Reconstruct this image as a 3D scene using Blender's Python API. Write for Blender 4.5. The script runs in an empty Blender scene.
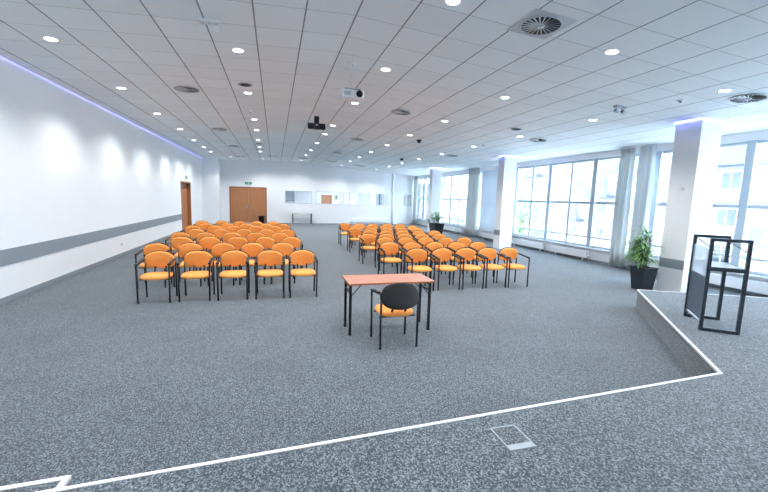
import bpy, bmesh, math, random
from mathutils import Vector, Matrix, Quaternion
random.seed(7)
PI = math.pi
SC = bpy.context.scene
COL = SC.collection

# ------------------------------------------------------------------ materials
def _mat(name):
    m = bpy.data.materials.new(name); m.use_nodes = True
    nt = m.node_tree; b = nt.nodes['Principled BSDF']
    return m, nt, b
def _in(b, *names):
    for n in names:
        if n in b.inputs: return b.inputs[n]
def paint(name, col, rough=.5, metal=0., noise=.04, scale=6., bump=0., spec=.5):
    m, nt, b = _mat(name)
    tc = nt.nodes.new('ShaderNodeTexCoord')
    n = nt.nodes.new('ShaderNodeTexNoise'); n.inputs['Scale'].default_value = scale; n.inputs['Detail'].default_value = 4
    nt.links.new(tc.outputs['Object'], n.inputs['Vector'])
    r = nt.nodes.new('ShaderNodeMapRange')
    r.inputs['To Min'].default_value = 1 - noise; r.inputs['To Max'].default_value = 1 + noise
    nt.links.new(n.outputs['Fac'], r.inputs['Value'])
    mx = nt.nodes.new('ShaderNodeVectorMath'); mx.operation = 'SCALE'
    mx.inputs[0].default_value = col[:3]
    nt.links.new(r.outputs['Result'], mx.inputs['Scale'])
    nt.links.new(mx.outputs['Vector'], b.inputs['Base Color'])
    b.inputs['Roughness'].default_value = rough; b.inputs['Metallic'].default_value = metal
    _in(b, 'Specular IOR Level').default_value = spec
    if bump:
        bp = nt.nodes.new('ShaderNodeBump'); bp.inputs['Strength'].default_value = bump; bp.inputs['Distance'].default_value = .01
        nt.links.new(n.outputs['Fac'], bp.inputs['Height']); nt.links.new(bp.outputs['Normal'], b.inputs['Normal'])
    return m
def emit(name, col, s):
    m, nt, b = _mat(name)
    b.inputs['Base Color'].default_value = (*col, 1)
    _in(b, 'Emission Color').default_value = (*col, 1); b.inputs['Emission Strength'].default_value = s
    return m
def wood(name, c1, c2, sc=(1, 12, 12), rough=.4):
    m, nt, b = _mat(name)
    tc = nt.nodes.new('ShaderNodeTexCoord'); mp = nt.nodes.new('ShaderNodeMapping'); mp.inputs['Scale'].default_value = sc
    n = nt.nodes.new('ShaderNodeTexNoise'); n.inputs['Scale'].default_value = 3; n.inputs['Detail'].default_value = 6; n.inputs['Distortion'].default_value = .6
    cr = nt.nodes.new('ShaderNodeValToRGB')
    cr.color_ramp.elements[0].position = .3; cr.color_ramp.elements[0].color = (*c1, 1)
    cr.color_ramp.elements[1].position = .7; cr.color_ramp.elements[1].color = (*c2, 1)
    nt.links.new(tc.outputs['Object'], mp.inputs['Vector']); nt.links.new(mp.outputs['Vector'], n.inputs['Vector'])
    nt.links.new(n.outputs['Fac'], cr.inputs['Fac']); nt.links.new(cr.outputs['Color'], b.inputs['Base Color'])
    b.inputs['Roughness'].default_value = rough
    return m
def carpet_mat():
    m, nt, b = _mat('carpet')
    tc = nt.nodes.new('ShaderNodeTexCoord')
    n = nt.nodes.new('ShaderNodeTexNoise'); n.inputs['Scale'].default_value = 85; n.inputs['Detail'].default_value = 3; n.inputs['Roughness'].default_value = .7
    mp = nt.nodes.new('ShaderNodeMapping'); mp.inputs['Scale'].default_value = (1, .8, 1)
    nt.links.new(tc.outputs['Object'], mp.inputs['Vector']); nt.links.new(mp.outputs['Vector'], n.inputs['Vector'])
    cr = nt.nodes.new('ShaderNodeValToRGB'); e = cr.color_ramp.elements
    e[0].position = .30; e[0].color = (.014, .021, .029, 1)
    e[1].position = .72; e[1].color = (.18, .218, .25, 1)
    k = e.new(.5); k.color = (.042, .057, .071, 1)
    vo = nt.nodes.new('ShaderNodeTexVoronoi'); vo.inputs['Scale'].default_value = 125
    nt.links.new(mp.outputs['Vector'], vo.inputs['Vector'])
    sc_ = nt.nodes.new('ShaderNodeSeparateColor'); nt.links.new(vo.outputs['Color'], sc_.inputs[0])
    av = nt.nodes.new('ShaderNodeMapRange'); av.inputs['To Min'].default_value = -.20; av.inputs['To Max'].default_value = .20
    nt.links.new(sc_.outputs[0], av.inputs['Value'])
    ad = nt.nodes.new('ShaderNodeMath'); ad.operation = 'ADD'; nt.links.new(n.outputs['Fac'], ad.inputs[0]); nt.links.new(av.outputs['Result'], ad.inputs[1])
    nt.links.new(ad.outputs[0], cr.inputs['Fac'])
    n2 = nt.nodes.new('ShaderNodeTexNoise'); n2.inputs['Scale'].default_value = 1.3; n2.inputs['Detail'].default_value = 5
    nt.links.new(tc.outputs['Object'], n2.inputs['Vector'])
    r = nt.nodes.new('ShaderNodeMapRange'); r.inputs['From Min'].default_value = .3; r.inputs['From Max'].default_value = .7
    r.inputs['To Min'].default_value = .88; r.inputs['To Max'].default_value = 1.12
    nt.links.new(n2.outputs['Fac'], r.inputs['Value'])
    v = nt.nodes.new('ShaderNodeVectorMath'); v.operation = 'SCALE'
    nt.links.new(cr.outputs['Color'], v.inputs[0]); nt.links.new(r.outputs['Result'], v.inputs['Scale'])
    nt.links.new(v.outputs['Vector'], b.inputs['Base Color'])
    b.inputs['Roughness'].default_value = .95; _in(b, 'Specular IOR Level').default_value = .2
    sh = _in(b, 'Sheen Weight')
    if sh: sh.default_value = .25
    bp = nt.nodes.new('ShaderNodeBump'); bp.inputs['Strength'].default_value = .25; bp.inputs['Distance'].default_value = .006
    nt.links.new(n.outputs['Fac'], bp.inputs['Height']); nt.links.new(bp.outputs['Normal'], b.inputs['Normal'])
    return m
PX, PY, X0, Y0 = .652, .69, 1.05, 5.32
def ceiling_mat():
    m, nt, b = _mat('ceiling_tiles')
    tc = nt.nodes.new('ShaderNodeTexCoord'); sp = nt.nodes.new('ShaderNodeSeparateXYZ')
    nt.links.new(tc.outputs['Object'], sp.inputs[0])
    def M(op, a, bb=None):
        n = nt.nodes.new('ShaderNodeMath'); n.operation = op
        for i, q in enumerate((a, bb)):
            if q is None: continue
            if isinstance(q, (int, float)): n.inputs[i].default_value = q
            else: nt.links.new(q, n.inputs[i])
        return n.outputs[0]
    def line(src, p, o, wd):
        f = M('FRACT', M('DIVIDE', M('SUBTRACT', src, o - 50 * p), p))
        d = M('MINIMUM', f, M('SUBTRACT', 1.0, f))
        return M('LESS_THAN', d, wd / p / 2)
    lx = line(sp.outputs['X'], PX, X0, .020); ly = line(sp.outputs['Y'], PY, Y0, .009)
    fac = M('MAXIMUM', M('MULTIPLY', lx, .78), M('MULTIPLY', ly, .6))
    # every tile slightly its own tone
    cb = nt.nodes.new('ShaderNodeCombineXYZ')
    nt.links.new(M('FLOOR', M('DIVIDE', M('SUBTRACT', sp.outputs['X'], X0), PX)), cb.inputs[0])
    nt.links.new(M('FLOOR', M('DIVIDE', M('SUBTRACT', sp.outputs['Y'], Y0), PY)), cb.inputs[1])
    wn = nt.nodes.new('ShaderNodeTexWhiteNoise'); nt.links.new(cb.outputs[0], wn.inputs['Vector'])
    mr = nt.nodes.new('ShaderNodeMapRange'); mr.inputs['To Min'].default_value = .96; mr.inputs['To Max'].default_value = 1.02
    nt.links.new(wn.outputs['Value'], mr.inputs['Value'])
    v = nt.nodes.new('ShaderNodeVectorMath'); v.operation = 'SCALE'; v.inputs[0].default_value = (.885, .935, .96)
    nt.links.new(mr.outputs['Result'], v.inputs['Scale'])
    mix = nt.nodes.new('ShaderNodeMix'); mix.data_type = 'RGBA'
    nt.links.new(fac, mix.inputs[0]); nt.links.new(v.outputs['Vector'], mix.inputs[6]); mix.inputs[7].default_value = (.11, .12, .14, 1)
    nt.links.new(mix.outputs[2], b.inputs['Base Color'])
    b.inputs['Roughness'].default_value = .8; _in(b, 'Specular IOR Level').default_value = .25
    return m
def glass_mat(name, tint=(.93, .97, 1), refl=.06, dens=0., body=(.8, .9, .95)):
    m = bpy.data.materials.new(name); m.use_nodes = True; nt = m.node_tree
    for n in list(nt.nodes): nt.nodes.remove(n)
    out = nt.nodes.new('ShaderNodeOutputMaterial')
    t = nt.nodes.new('ShaderNodeBsdfTransparent'); t.inputs[0].default_value = (*tint, 1)
    g = nt.nodes.new('ShaderNodeBsdfGlossy'); g.inputs['Roughness'].default_value = .03
    lw = nt.nodes.new('ShaderNodeLayerWeight'); lw.inputs['Blend'].default_value = .25
    mr = nt.nodes.new('ShaderNodeMapRange'); mr.inputs['To Min'].default_value = refl; mr.inputs['To Max'].default_value = .4
    nt.links.new(lw.outputs['Facing'], mr.inputs['Value'])
    mx = nt.nodes.new('ShaderNodeMixShader'); nt.links.new(mr.outputs['Result'], mx.inputs[0])
    nt.links.new(t.outputs[0], mx.inputs[1]); nt.links.new(g.outputs[0], mx.inputs[2])
    last = mx.outputs[0]
    if dens:
        d = nt.nodes.new('ShaderNodeBsdfDiffuse'); d.inputs[0].default_value = (*body, 1)
        m2 = nt.nodes.new('ShaderNodeMixShader'); m2.inputs[0].default_value = dens
        nt.links.new(last, m2.inputs[1]); nt.links.new(d.outputs[0], m2.inputs[2]); last = m2.outputs[0]
    nt.links.new(last, out.inputs['Surface'])
    return m
def curtain_mat(name, col, tr=.35):
    m = bpy.data.materials.new(name); m.use_nodes = True; nt = m.node_tree
    b = nt.nodes['Principled BSDF']; out = nt.nodes['Material Output']
    b.inputs['Base Color'].default_value = (*col, 1); b.inputs['Roughness'].default_value = .9
    tc = nt.nodes.new('ShaderNodeTexCoord'); wv = nt.nodes.new('ShaderNodeTexNoise'); wv.inputs['Scale'].default_value = 180
    nt.links.new(tc.outputs['Object'], wv.inputs['Vector'])
    bp = nt.nodes.new('ShaderNodeBump'); bp.inputs['Strength'].default_value = .15; bp.inputs['Distance'].default_value = .002
    nt.links.new(wv.outputs['Fac'], bp.inputs['Height']); nt.links.new(bp.outputs['Normal'], b.inputs['Normal'])
    t = nt.nodes.new('ShaderNodeBsdfTranslucent'); t.inputs[0].default_value = (*col, 1)
    mx = nt.nodes.new('ShaderNodeMixShader'); mx.inputs[0].default_value = tr
    nt.links.new(b.outputs[0], mx.inputs[1]); nt.links.new(t.outputs[0], mx.inputs[2]); nt.links.new(mx.outputs[0], out.inputs['Surface'])
    return m
def leaf_mat(name, c1, c2):
    m, nt, b = _mat(name)
    g = nt.nodes.new('ShaderNodeNewGeometry'); cr = nt.nodes.new('ShaderNodeValToRGB')
    cr.color_ramp.elements[0].color = (*c1, 1); cr.color_ramp.elements[1].color = (*c2, 1)
    nt.links.new(g.outputs['Random Per Island'], cr.inputs['Fac']); nt.links.new(cr.outputs['Color'], b.inputs['Base Color'])
    b.inputs['Roughness'].default_value = .38
    return m

M = dict(
    wall=paint('white_wall', (.85, .865, .885), .7, noise=.012, scale=2),
    trimgrey=paint('grey_band', (.25, .29, .32), .6, noise=.02),
    slate=paint('slate_metal', (.022, .034, .048), .3, noise=.05),
    base=paint('baseboard_shadow_grey', (.24, .28, .31), .6, noise=.03),
    carpet=carpet_mat(), ceil=ceiling_mat(),
    edge=paint('white_edging', (.66, .68, .70), .4),
    alu=paint('window_aluminium', (.50, .58, .65), .4, metal=.1, noise=.02),
    white=paint('white_plastic', (.82, .84, .86), .35, noise=.01),
    rad=paint('radiator_enamel', (.84, .86, .88), .35, noise=.01),
    black=paint('black_metal', (.008, .009, .012), .45, noise=.1, spec=.3),
    blackpl=paint('black_plastic', (.008, .009, .011), .5, noise=.1, scale=40, spec=.3),
    dark=paint('dark_void', (.03, .035, .04), .8),
    orange=paint('orange_fabric', (.88, .37, .10), .85, noise=.07, scale=55, bump=.12, spec=.2),
    desk=wood('desk_beech', (.38, .17, .11), (.47, .22, .15), (1, 10, 10), .35),
    deskedge=paint('desk_edge', (.30, .11, .045), .5),
    door=wood('door_beech', (.40, .165, .07), (.48, .21, .095), (9, 9, .8), .4),
    doorframe=wood('door_frame_beech', (.30, .11, .045), (.38, .15, .065), (9, 9, .8), .4),
    metal=paint('brushed_metal', (.62, .64, .66), .3, metal=.9, noise=.03),
    ventm=paint('vent_metal', (.58, .62, .65), .4, metal=.3),
    lamp=emit('lamp_diffuser', (1, .98, .95), 3.6),
    led=emit('led_strip', (.42, .44, 1.0), .30), ledc=emit('pillar_led_strip', (.14, .16, 1.0), 11.),
    glass=glass_mat('window_glass', (.78, .84, .885), .05),
    frost=glass_mat('lectern_clear_panel', (.9, .95, 1), .08, .35, (.75, .84, .9)),
    curtain=curtain_mat('curtain_cloth', (.78, .81, .81), .2),
    blind=curtain_mat('blind_cloth', (.74, .79, .83), .4),
    pot=paint('planter_graphite', (.02, .026, .036), .3, noise=.15, scale=20),
    soil=paint('potting_soil', (.04, .028, .02), .9, noise=.4, scale=60, bump=.5),
    leaf=leaf_mat('dracaena_leaf', (.05, .20, .05), (.26, .46, .16)),
    leaf2=leaf_mat('pale_leaf', (.10, .30, .12), (.34, .52, .30)),
    stem=paint('plant_cane', (.28, .22, .14), .8, noise=.3, scale=30, bump=.4),
    facade=paint('facade_render', (.22, .22, .22), .8, noise=.05, scale=.6),
    facade2=paint('facade_render_pink', (.24, .22, .21), .8, noise=.05, scale=.6),
    concrete=paint('balcony_concrete', (.10, .13, .17), .8, noise=.08),
    fwin=paint('far_window_glass', (.05, .065, .085), .15),
    asphalt=paint('street_paving', (.58, .58, .58), .9, noise=.1, scale=3),
    green=paint('exit_green', (.02, .30, .16), .5),
    panelblue=paint('lectern_panel_blue', (.055, .085, .125), .5, noise=.05),
    shelf=paint('lectern_shelf_grey', (.30, .36, .42), .3, noise=.05),
    hatch=paint('floor_box_grey', (.26, .31, .35), .4, metal=.2),
    tgrey=paint('light_table_top', (.70, .72, .75), .4),
)

# ------------------------------------------------------------------ mesh helpers
class MB:
    def __init__(s): s.v = []; s.f = []; s.sm = []
    def add(s, vs, fs, smooth=False):
        b = len(s.v); s.v += [tuple(p) for p in vs]
        for f in fs: s.f.append(tuple(i + b for i in f)); s.sm.append(smooth)
        return s
    def box(s, x0, x1, y0, y1, z0, z1):
        v = [(x, y, z) for z in (z0, z1) for y in (y0, y1) for x in (x0, x1)]
        return s.add(v, [(0, 2, 3, 1), (4, 5, 7, 6), (0, 1, 5, 4), (2, 6, 7, 3), (0, 4, 6, 2), (1, 3, 7, 5)])
    def obox(s, c, hx, hy, hz, rot=None):       # oriented box
        R = rot or Matrix.Identity(3); c = Vector(c)
        v = [c + R @ Vector((x, y, z)) for z in (-hz, hz) for y in (-hy, hy) for x in (-hx, hx)]
        return s.add(v, [(0, 2, 3, 1), (4, 5, 7, 6), (0, 1, 5, 4), (2, 6, 7, 3), (0, 4, 6, 2), (1, 3, 7, 5)])
    def bar(s, a, b, w, h=None, up=(0, 0, 1)):
        a = Vector(a); b = Vector(b); d = b - a; L = d.length; d.normalize()
        u = Vector(up)
        if abs(u.dot(d)) > .95: u = Vector((0, 1, 0))
        x = d.cross(u).normalized(); z = x.cross(d)
        return s.obox((a + b) / 2, w / 2, L / 2, (h or w) / 2, Matrix((x, d, z)).transposed())
    def rbox(s, x0, x1, y0, y1, z0, z1, r=.01):  # box with chamfered edges
        bm = bmesh.new()
        t = MB().box(x0, x1, y0, y1, z0, z1)
        vs = [bm.verts.new(p) for p in t.v]
        for f in t.f: bm.faces.new([vs[i] for i in f])
        bmesh.ops.bevel(bm, geom=list(bm.edges), offset=r, segments=2, profile=.6, affect='EDGES')
        bm.verts.index_update()
        s.add([v.co.copy() for v in bm.verts], [tuple(v.index for v in f.verts) for f in bm.faces], False)
        bm.free(); return s
    def tube(s, pts, r, n=8, caps=True):
        pts = [Vector(p) for p in pts]; rings = []
        rs = r if isinstance(r, (list, tuple)) else [r] * len(pts)
        t0 = (pts[1] - pts[0]).normalized()
        u = t0.orthogonal().normalized(); prev = t0
        for i, p in enumerate(pts):
            if i == 0: t = t0
            elif i == len(pts) - 1: t = (pts[i] - pts[i - 1]).normalized()
            else: t = ((pts[i] - pts[i - 1]).normalized() + (pts[i + 1] - pts[i]).normalized()).normalized()
            u = prev.rotation_difference(t) @ u; prev = t
            w = t.cross(u)
            rings.append([p + (u * math.cos(a) + w * math.sin(a)) * rs[i] for a in [2 * PI * k / n for k in range(n)]])
        vs = [q for g in rings for q in g]; fs = []
        for i in range(len(rings) - 1):
            for k in range(n):
                fs.append((i * n + k, i * n + (k + 1) % n, (i + 1) * n + (k + 1) % n, (i + 1) * n + k))
        s.add(vs, fs, True)
        if caps:
            b = len(s.v) - len(vs)
            s.f.append(tuple(b + k for k in range(n - 1, -1, -1))); s.sm.append(False)
            s.f.append(tuple(b + (len(rings) - 1) * n + k for k in range(n))); s.sm.append(False)
        return s
    def lathe(s, prof, n=24, c=(0, 0, 0), smooth=True, ring=False):
        if ring: prof = list(prof) + [prof[0]]
        vs = []; fs = []
        for r, z in prof:
            for k in range(n):
                a = 2 * PI * k / n; vs.append((c[0] + r * math.cos(a), c[1] + r * math.sin(a), c[2] + z))
        for i in range(len(prof) - 1):
            for k in range(n):
                fs.append((i * n + k, i * n + (k + 1) % n, (i + 1) * n + (k + 1) % n, (i + 1) * n + k))
        s.add(vs, fs, smooth)
        if ring: return s
        b = len(s.v) - len(vs); m = len(prof)
        s.f.append(tuple(b + k for k in range(n - 1, -1, -1))); s.sm.append(False)
        s.f.append(tuple(b + (m - 1) * n + k for k in range(n))); s.sm.append(False)
        return s
    def prism(s, poly, z0, z1):
        n = len(poly); vs = [(x, y, z0) for x, y in poly] + [(x, y, z1) for x, y in poly]
        fs = [tuple(range(n - 1, -1, -1)), tuple(range(n, 2 * n))] + [(i, (i + 1) % n, n + (i + 1) % n, n + i) for i in range(n)]
        return s.add(vs, fs)
    def pad(s, w, d, t, ex=2.4, bend=0., n=28, dome=.5, xf=None, flat=0.):
        """cushion: superellipse outline w x d, thickness t, rounded rim; lies in XY, xf maps it"""
        vs = []; fs = []
        prof = [(.35, 1), (.62, .985), (.82, .93), (.93, .8), (.985, .5), (1, 0.), (.985, -.5), (.93, -.8), (.82, -.93), (.5, -1)]
        for r, z in prof:
            for k in range(n):
                a = 2 * PI * k / n; c, q = math.cos(a), math.sin(a)
                x = w / 2 * r * math.copysign(abs(c) ** (2 / ex), c); y = d / 2 * r * math.copysign(abs(q) ** (2 / ex), q)
                zz = t / 2 * z + bend * (x / (w / 2)) ** 2
                if z > 0: zz += dome * t * .5 * (1 - r * r)
                vs.append((x, y, zz))
        m = len(prof)
        vs.append((0, 0, t / 2 * 1 + dome * t * .5)); vs.append((0, 0, -t / 2))
        for i in range(m - 1):
            for k in range(n): fs.append((i * n + k, (i + 1) * n + k, (i + 1) * n + (k + 1) % n, i * n + (k + 1) % n))
        for k in range(n):
            fs.append((m * n, k, (k + 1) % n)); fs.append((m * n + 1, (m - 1) * n + (k + 1) % n, (m - 1) * n + k))
        if xf: vs = [xf @ Vector(p) for p in vs]
        return s.add(vs, fs, True)
    def build(s, name, mat, parent=None, loc=None):
        me = bpy.data.meshes.new(name); me.from_pydata(s.v, [], s.f)
        me.polygons.foreach_set('use_smooth', s.sm); me.materials.append(mat); me.validate(); me.update()
        o = bpy.data.objects.new(name, me); COL.objects.link(o)
        if parent: o.parent = parent
        if loc: o.location = loc
        return o
def fillet(pts, r, n=4):
    pts = [Vector(p) for p in pts]; out = [pts[0]]
    for a, b, c in zip(pts, pts[1:], pts[2:]):
        u = (a - b).normalized(); v = (c - b).normalized()
        rr = min(r, (a - b).length * .49, (c - b).length * .49)
        p, q = b + u * rr, b + v * rr
        for i in range(n + 1):
            t = i / n; out.append(p * (1 - t) ** 2 + b * 2 * t * (1 - t) + q * t * t)
    out.append(pts[-1]); return out
def thing(name, label, cat, loc=(0, 0, 0), rz=0, group=None):
    o = bpy.data.objects.new(name, None); COL.objects.link(o); o.empty_display_size = .1
    o.location = loc; o.rotation_euler = (0, 0, rz); tag(o, label, cat, group); return o
def tag(o, label, cat, group=None):
    o['label'] = label; o['category'] = cat
    if group: o['group'] = group
    return o
def struct(name, mb, mat, label=None, parent=None):
    o = mb.build(name, mat, parent)
    if not parent:
        o['kind'] = 'structure'
        if label: o['label'] = label
    return o
def copy_tree(o, parent=None):
    c = o.copy(); COL.objects.link(c)
    if parent: c.parent = parent
    for ch in list(o.children): copy_tree(ch, c)
    return c
ORD = ['first', 'second', 'third', 'fourth', 'fifth', 'sixth', 'seventh', 'eighth', 'ninth']

# ------------------------------------------------------------------ room shell
XL, XR, YB, YF = -4.42, 10.5, -4.75, 28.0
def cz(x): return 4.35 + .0424 * (x - 1) if x < 1 else 4.35 - .07 * (x - 1)
def crot(x): return -math.atan(.0424) if x < 1 else math.atan(.07)

struct('floor', MB().box(XL - .3, XR + .3, YB - .3, YF + .2, -.2, 0), M['carpet'], 'blue grey speckled carpet over the whole lower hall')
mb = MB()
xs = [XL - .3, 1.0, XR + .35]
pr = [(xs[0], cz(xs[0])), (xs[1], cz(1.0)), (xs[2], cz(xs[2]))]
vs = []
for y in (YB - .3, YF + .2):
    for x, z in pr: vs.append((x, y, z))
    for x, z in pr: vs.append((x, y, z + .15))
mb.add(vs, [(0, 6, 7, 1), (1, 7, 8, 2), (3, 4, 10, 9), (4, 5, 11, 10), (0, 1, 4, 3), (1, 2, 5, 4), (6, 9, 10, 7), (7, 10, 11, 8), (0, 3, 9, 6), (2, 8, 11, 5)])
struct('ceiling', mb, M['ceil'], 'white suspended tile ceiling with a shallow ridge')

DL0, DL1, DLH = 20.8, 23.0, 2.47
w = MB()
w.box(XL - .3, XL, YB - .3, DL0, 0, 4.13); w.box(XL - .3, XL, DL0, DL1, DLH, 4.13); w.box(XL - .3, XL, DL1, YF + .2, 0, 4.13)
w.box(XL - .5, XL - .3, DL0 - .2, DL1 + .2, 0, 2.8)
struct('wall_left', w, M['wall'], 'long white side wall')
struct('wall_near', MB().box(XL, XR, YB - .3, YB, 0, 4.5), M['wall'], 'white wall at the stage end')
# far wall with five glazed openings
OPEN = [(.68, 2.52), (2.85, 4.65), (4.85, 6.8), (7.33, 8.3), (9.27, 10.15)]
OZ0, OZ1 = 1.40, 2.29
w = MB(); w.box(XL, XR, YF, YF + .2, 0, OZ0); w.box(XL, XR, YF, YF + .2, OZ1, 4.45)
prev = XL
for a, b in OPEN: w.box(prev, a, YF, YF + .2, OZ0, OZ1); prev = b
w.box(prev, XR, YF, YF + .2, OZ0, OZ1)
struct('wall_far', w, M['wall'], 'white end wall with a row of interior windows')
struct('wall_corner', MB().box(XL, -3.45, 26.5, YF, 0, 4.25), M['wall'], 'boxed out white corner beside the left side wall')
struct('trim_1', MB().box(XL, XL + .012, YB, DL0 - .1, .63, .90), M['trimgrey'], 'grey protective band along left wall')
struct('baseboard_left', MB().box(XL, XL + .015, YB, DL0 - .1, 0, .10), M['base'], 'grey baseboard on left wall')
b = MB().box(-3.45, -3.0, YF - .015, YF, 0, .1); b.box(-.5, XR, YF - .015, YF, 0, .1)
struct('baseboard_far', b, M['rad'], 'pale baseboard on far wall')
struct('trim_2', MB().tube([(8.62, YF - .05, 0), (8.62, YF - .05, cz(8.62))], .05, 10), M['wall'], 'slim white riser pipe on far wall')
struct('trim_3', MB().box(XL + .005, XL + .04, YB, 26.5, 4.09, 4.106), M['led'], 'blue white light strip along top of left wall')
# right (window) wall
w = MB(); w.box(XR, XR + .3, YB - .3, YF + .2, 0, .45); w.box(XR, XR + .3, YB - .3, YF + .2, 3.5, 4.0)
struct('wall_right', w, M['wall'], 'low white parapet and header around the windows')
s_ = MB().box(XR - .10, XR, YB, YF, .43, .462)
struct('trim_4', s_, M['rad'], 'white window sill')
struct('trim_5', MB().box(XR - .06, XR, YB, YF, 3.50, cz(XR - .06)), M['rad'], 'pale header strip above windows')
struct('shadow_strip_right', MB().box(XR - .012, XR, YB, YF, 0, .07), M['base'], 'dark strip painted for the shadow gap under windows')  # dark colour stands in for the shadow gap along the floor

# windows: bays of two lights, three panes high
WY = [6.3 + 2.21 * k for k in range(-5, 11)]; WY[-1] = YF
Z0, Z1 = .45, 3.5
for i in range(len(WY) - 1):
    a, c = WY[i], WY[i + 1]; a = max(a, YB)
    fr = MB(); x0, x1 = XR + .02, XR + .12
    fr.box(x0 - .05, x1, a, a + .09, Z0, Z1); fr.box(x0 - .05, x1, c - .09, c, Z0, Z1)
    m = (a + c) / 2
    fr.box(x0, x1, m - .045, m + .045, Z0, Z1)
    for z, h in ((Z0, .09), (.79, .05), (1.96, .08), (Z1 - .07, .07)):
        fr.box(x0 + .002, x1 - .002, a + .09, m - .035, z, z + h); fr.box(x0 + .002, x1 - .002, m + .035, c - .09, z, z + h)
    o = struct(f'window_{i+1}', fr, M['alu'], 'aluminium framed window bay')
    MB().box(x0 + .05, x0 + .058, a + .07, c - .07, Z0 + .05, Z1 - .05).build('glass', M['glass'], o)

# interior windows in the far wall
for i, (a, c) in enumerate(OPEN):
    fr = MB(); y0, y1 = YF - .01, YF + .08
    for X in ((a, a + .035), (c - .035, c)): fr.box(X[0], X[1], y0, y1, OZ0, OZ1)
    fr.box(a + .035, c - .035, y0, y1, OZ0, OZ0 + .03); fr.box(a + .035, c - .035, y0, y1, OZ1 - .035, OZ1)
    if i in (2,): fr.box(a + .42, a + .46, y0, y1, OZ0, OZ1)
    if i in (3, 4): fr.box((a + c) / 2 - .02, (a + c) / 2 + .02, y0, y1, OZ0, OZ1)
    o = struct(f'window_{30+i}', fr, M['ventm'] if i else M['alu'], 'interior window through far wall')
    MB().box(a + .02, c - .02, YF + .04, YF + .046, OZ0 + .01, OZ1 - .01).build('glass', M['glass'], o)
# room seen through them
w = MB(); w.box(-1, 12, 35.0, 35.2, 0, 3.2); w.box(-1.2, -1, YF + .2, 35.2, 0, 3.2); w.box(12, 12.2, YF + .2, 35.2, 0, 3.2)
struct('wall_annex', w, M['wall'], 'white walls of the next room')
struct('floor_annex', MB().box(-1.2, 12.2, YF + .2, 35.2, -.2, 0), M['carpet'])
struct('ceiling_annex', MB().box(-1.2, 12.2, YF + .2, 35.2, 3.2, 3.35), M['wall'])
o = struct('door_3', MB().box(4.02, 4.98, 34.93, 34.98, 0, 2.1), M['door'], 'brown door in the next room')
MB().box(4.82, 4.98, 34.9, 34.93, 0, 2.1).build('door_frame', M['doorframe'], o)

# left wall door (recessed) with lining
lin = MB(); lin.box(XL - .28, XL + .01, DL0 - .03, DL0 + .05, 0, DLH); lin.box(XL - .28, XL + .01, DL1 - .05, DL1 + .03, 0, DLH)
lin.box(XL - .28, XL + .01, DL0 - .03, DL1 + .03, DLH - .05, DLH + .03)
d = struct('door_1', lin, M['doorframe'], 'recessed brown door in left wall')
MB().box(XL - .22, XL - .17, DL0 + .05, DL1 - .05, .005, DLH - .06).build('door_leaf', M['door'], d)
MB().tube(fillet([(XL - .17, DL0 + .25, 1.05), (XL - .11, DL0 + .25, 1.05), (XL - .11, DL0 + .38, 1.05)], .02), .011).build('door_handle', M['metal'], d)
# double door in far wall
fr = MB(); yd = YF - .04
fr.box(-2.98, -2.88, yd, YF, 0, 2.45); fr.box(-.66, -.56, yd, YF, 0, 2.45); fr.box(-2.88, -.66, yd, YF, 2.36, 2.45)
d = struct('door_2', fr, M['doorframe'], 'brown double door in far wall')
mid = -1.74
MB().box(-2.875, mid - .006, YF - .025, YF - .002, .01, 2.355).build('door_leaf', M['door'], d)
MB().box(mid + .006, -.665, YF - .025, YF - .002, .01, 2.355).build('door_leaf', M['door'], d)
h = MB(); h.box(mid - .10, mid - .06, YF - .033, YF - .025, .95, 1.2); h.tube(fillet([(mid - .08, YF - .03, 1.08), (mid - .08, YF - .08, 1.08), (mid - .22, YF - .08, 1.08)], .02), .012)
h.build('door_handle', M['metal'], d)

# exit signs
def sign(loc, rz, label):
    t = thing('exit_sign', label, 'sign', loc, rz, 'green exit signs')
    MB().rbox(-.24, .24, -.03, 0, -.09, .09, .006).build('sign_box', M['white'], t)
    MB().box(-.225, .225, -.034, -.0305, -.078, .078).build('sign_face', M['green'], t)
    g = MB()                                   # running figure, arrow and door
    g.lathe([(.001, 0), (.016, .0), (.016, .003), (.001, .003)], 10)
    g.v = [(x - .09, -.0355 - z, y + .048) for x, y, z in g.v]
    def st(a, b, wd=.016): g.bar((a[0], -.0375, a[1]), (b[0], -.0375, b[1]), wd, .003, (0, 1, 0))
    st((-.095, .03), (-.105, -.015), .022); st((-.105, -.015), (-.07, -.04)); st((-.07, -.04), (-.085, -.065)); st((-.105, -.015), (-.14, -.05))
    st((-.095, .022), (-.06, .005)); st((-.095, .022), (-.13, .0))
    g.box(.0, .07, -.0385, -.0355, -.06, .06)
    st((.11, 0), (.19, 0), .014); st((.165, .03), (.195, -.002)); st((.165, -.03), (.195, .002))
    g.build('sign_symbol', M['edge'], t)
sign((-1.75, YF - .001, 2.70), 0, 'green exit sign on the white wall above the brown double door')
sign((XL + .001, 22.0, 2.72), PI / 2, 'small green exit sign above the brown door in the left wall')

# ------------------------------------------------------------------ platform (stage)
PH = .35
P = [(XL + .005, 2.11), (4.19, 2.50), (6.70, 5.55), (9.9, 4.0), (9.9, YB + .005), (XL + .005, YB + .005)]
struct('platform', MB().prism(P[::-1], 0, PH - .004), M['carpet'], 'low carpeted stage platform')
def strip(poly, wd=.024, z=PH):
    m = MB()
    for i_, (a, b) in enumerate(zip(poly, poly[1:])):
        zz = z - .012 + .0012 * i_; a = Vector((*a, zz)); b = Vector((*b, zz)); d_ = (b - a).normalized()
        m.bar(a - d_ * wd * .5, b + d_ * wd * .5, wd, .026)
    return m
struct('trim_6', strip([P[0], P[1], P[2], P[3]]), M['edge'], 'white edging strip along platform edge')
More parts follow.
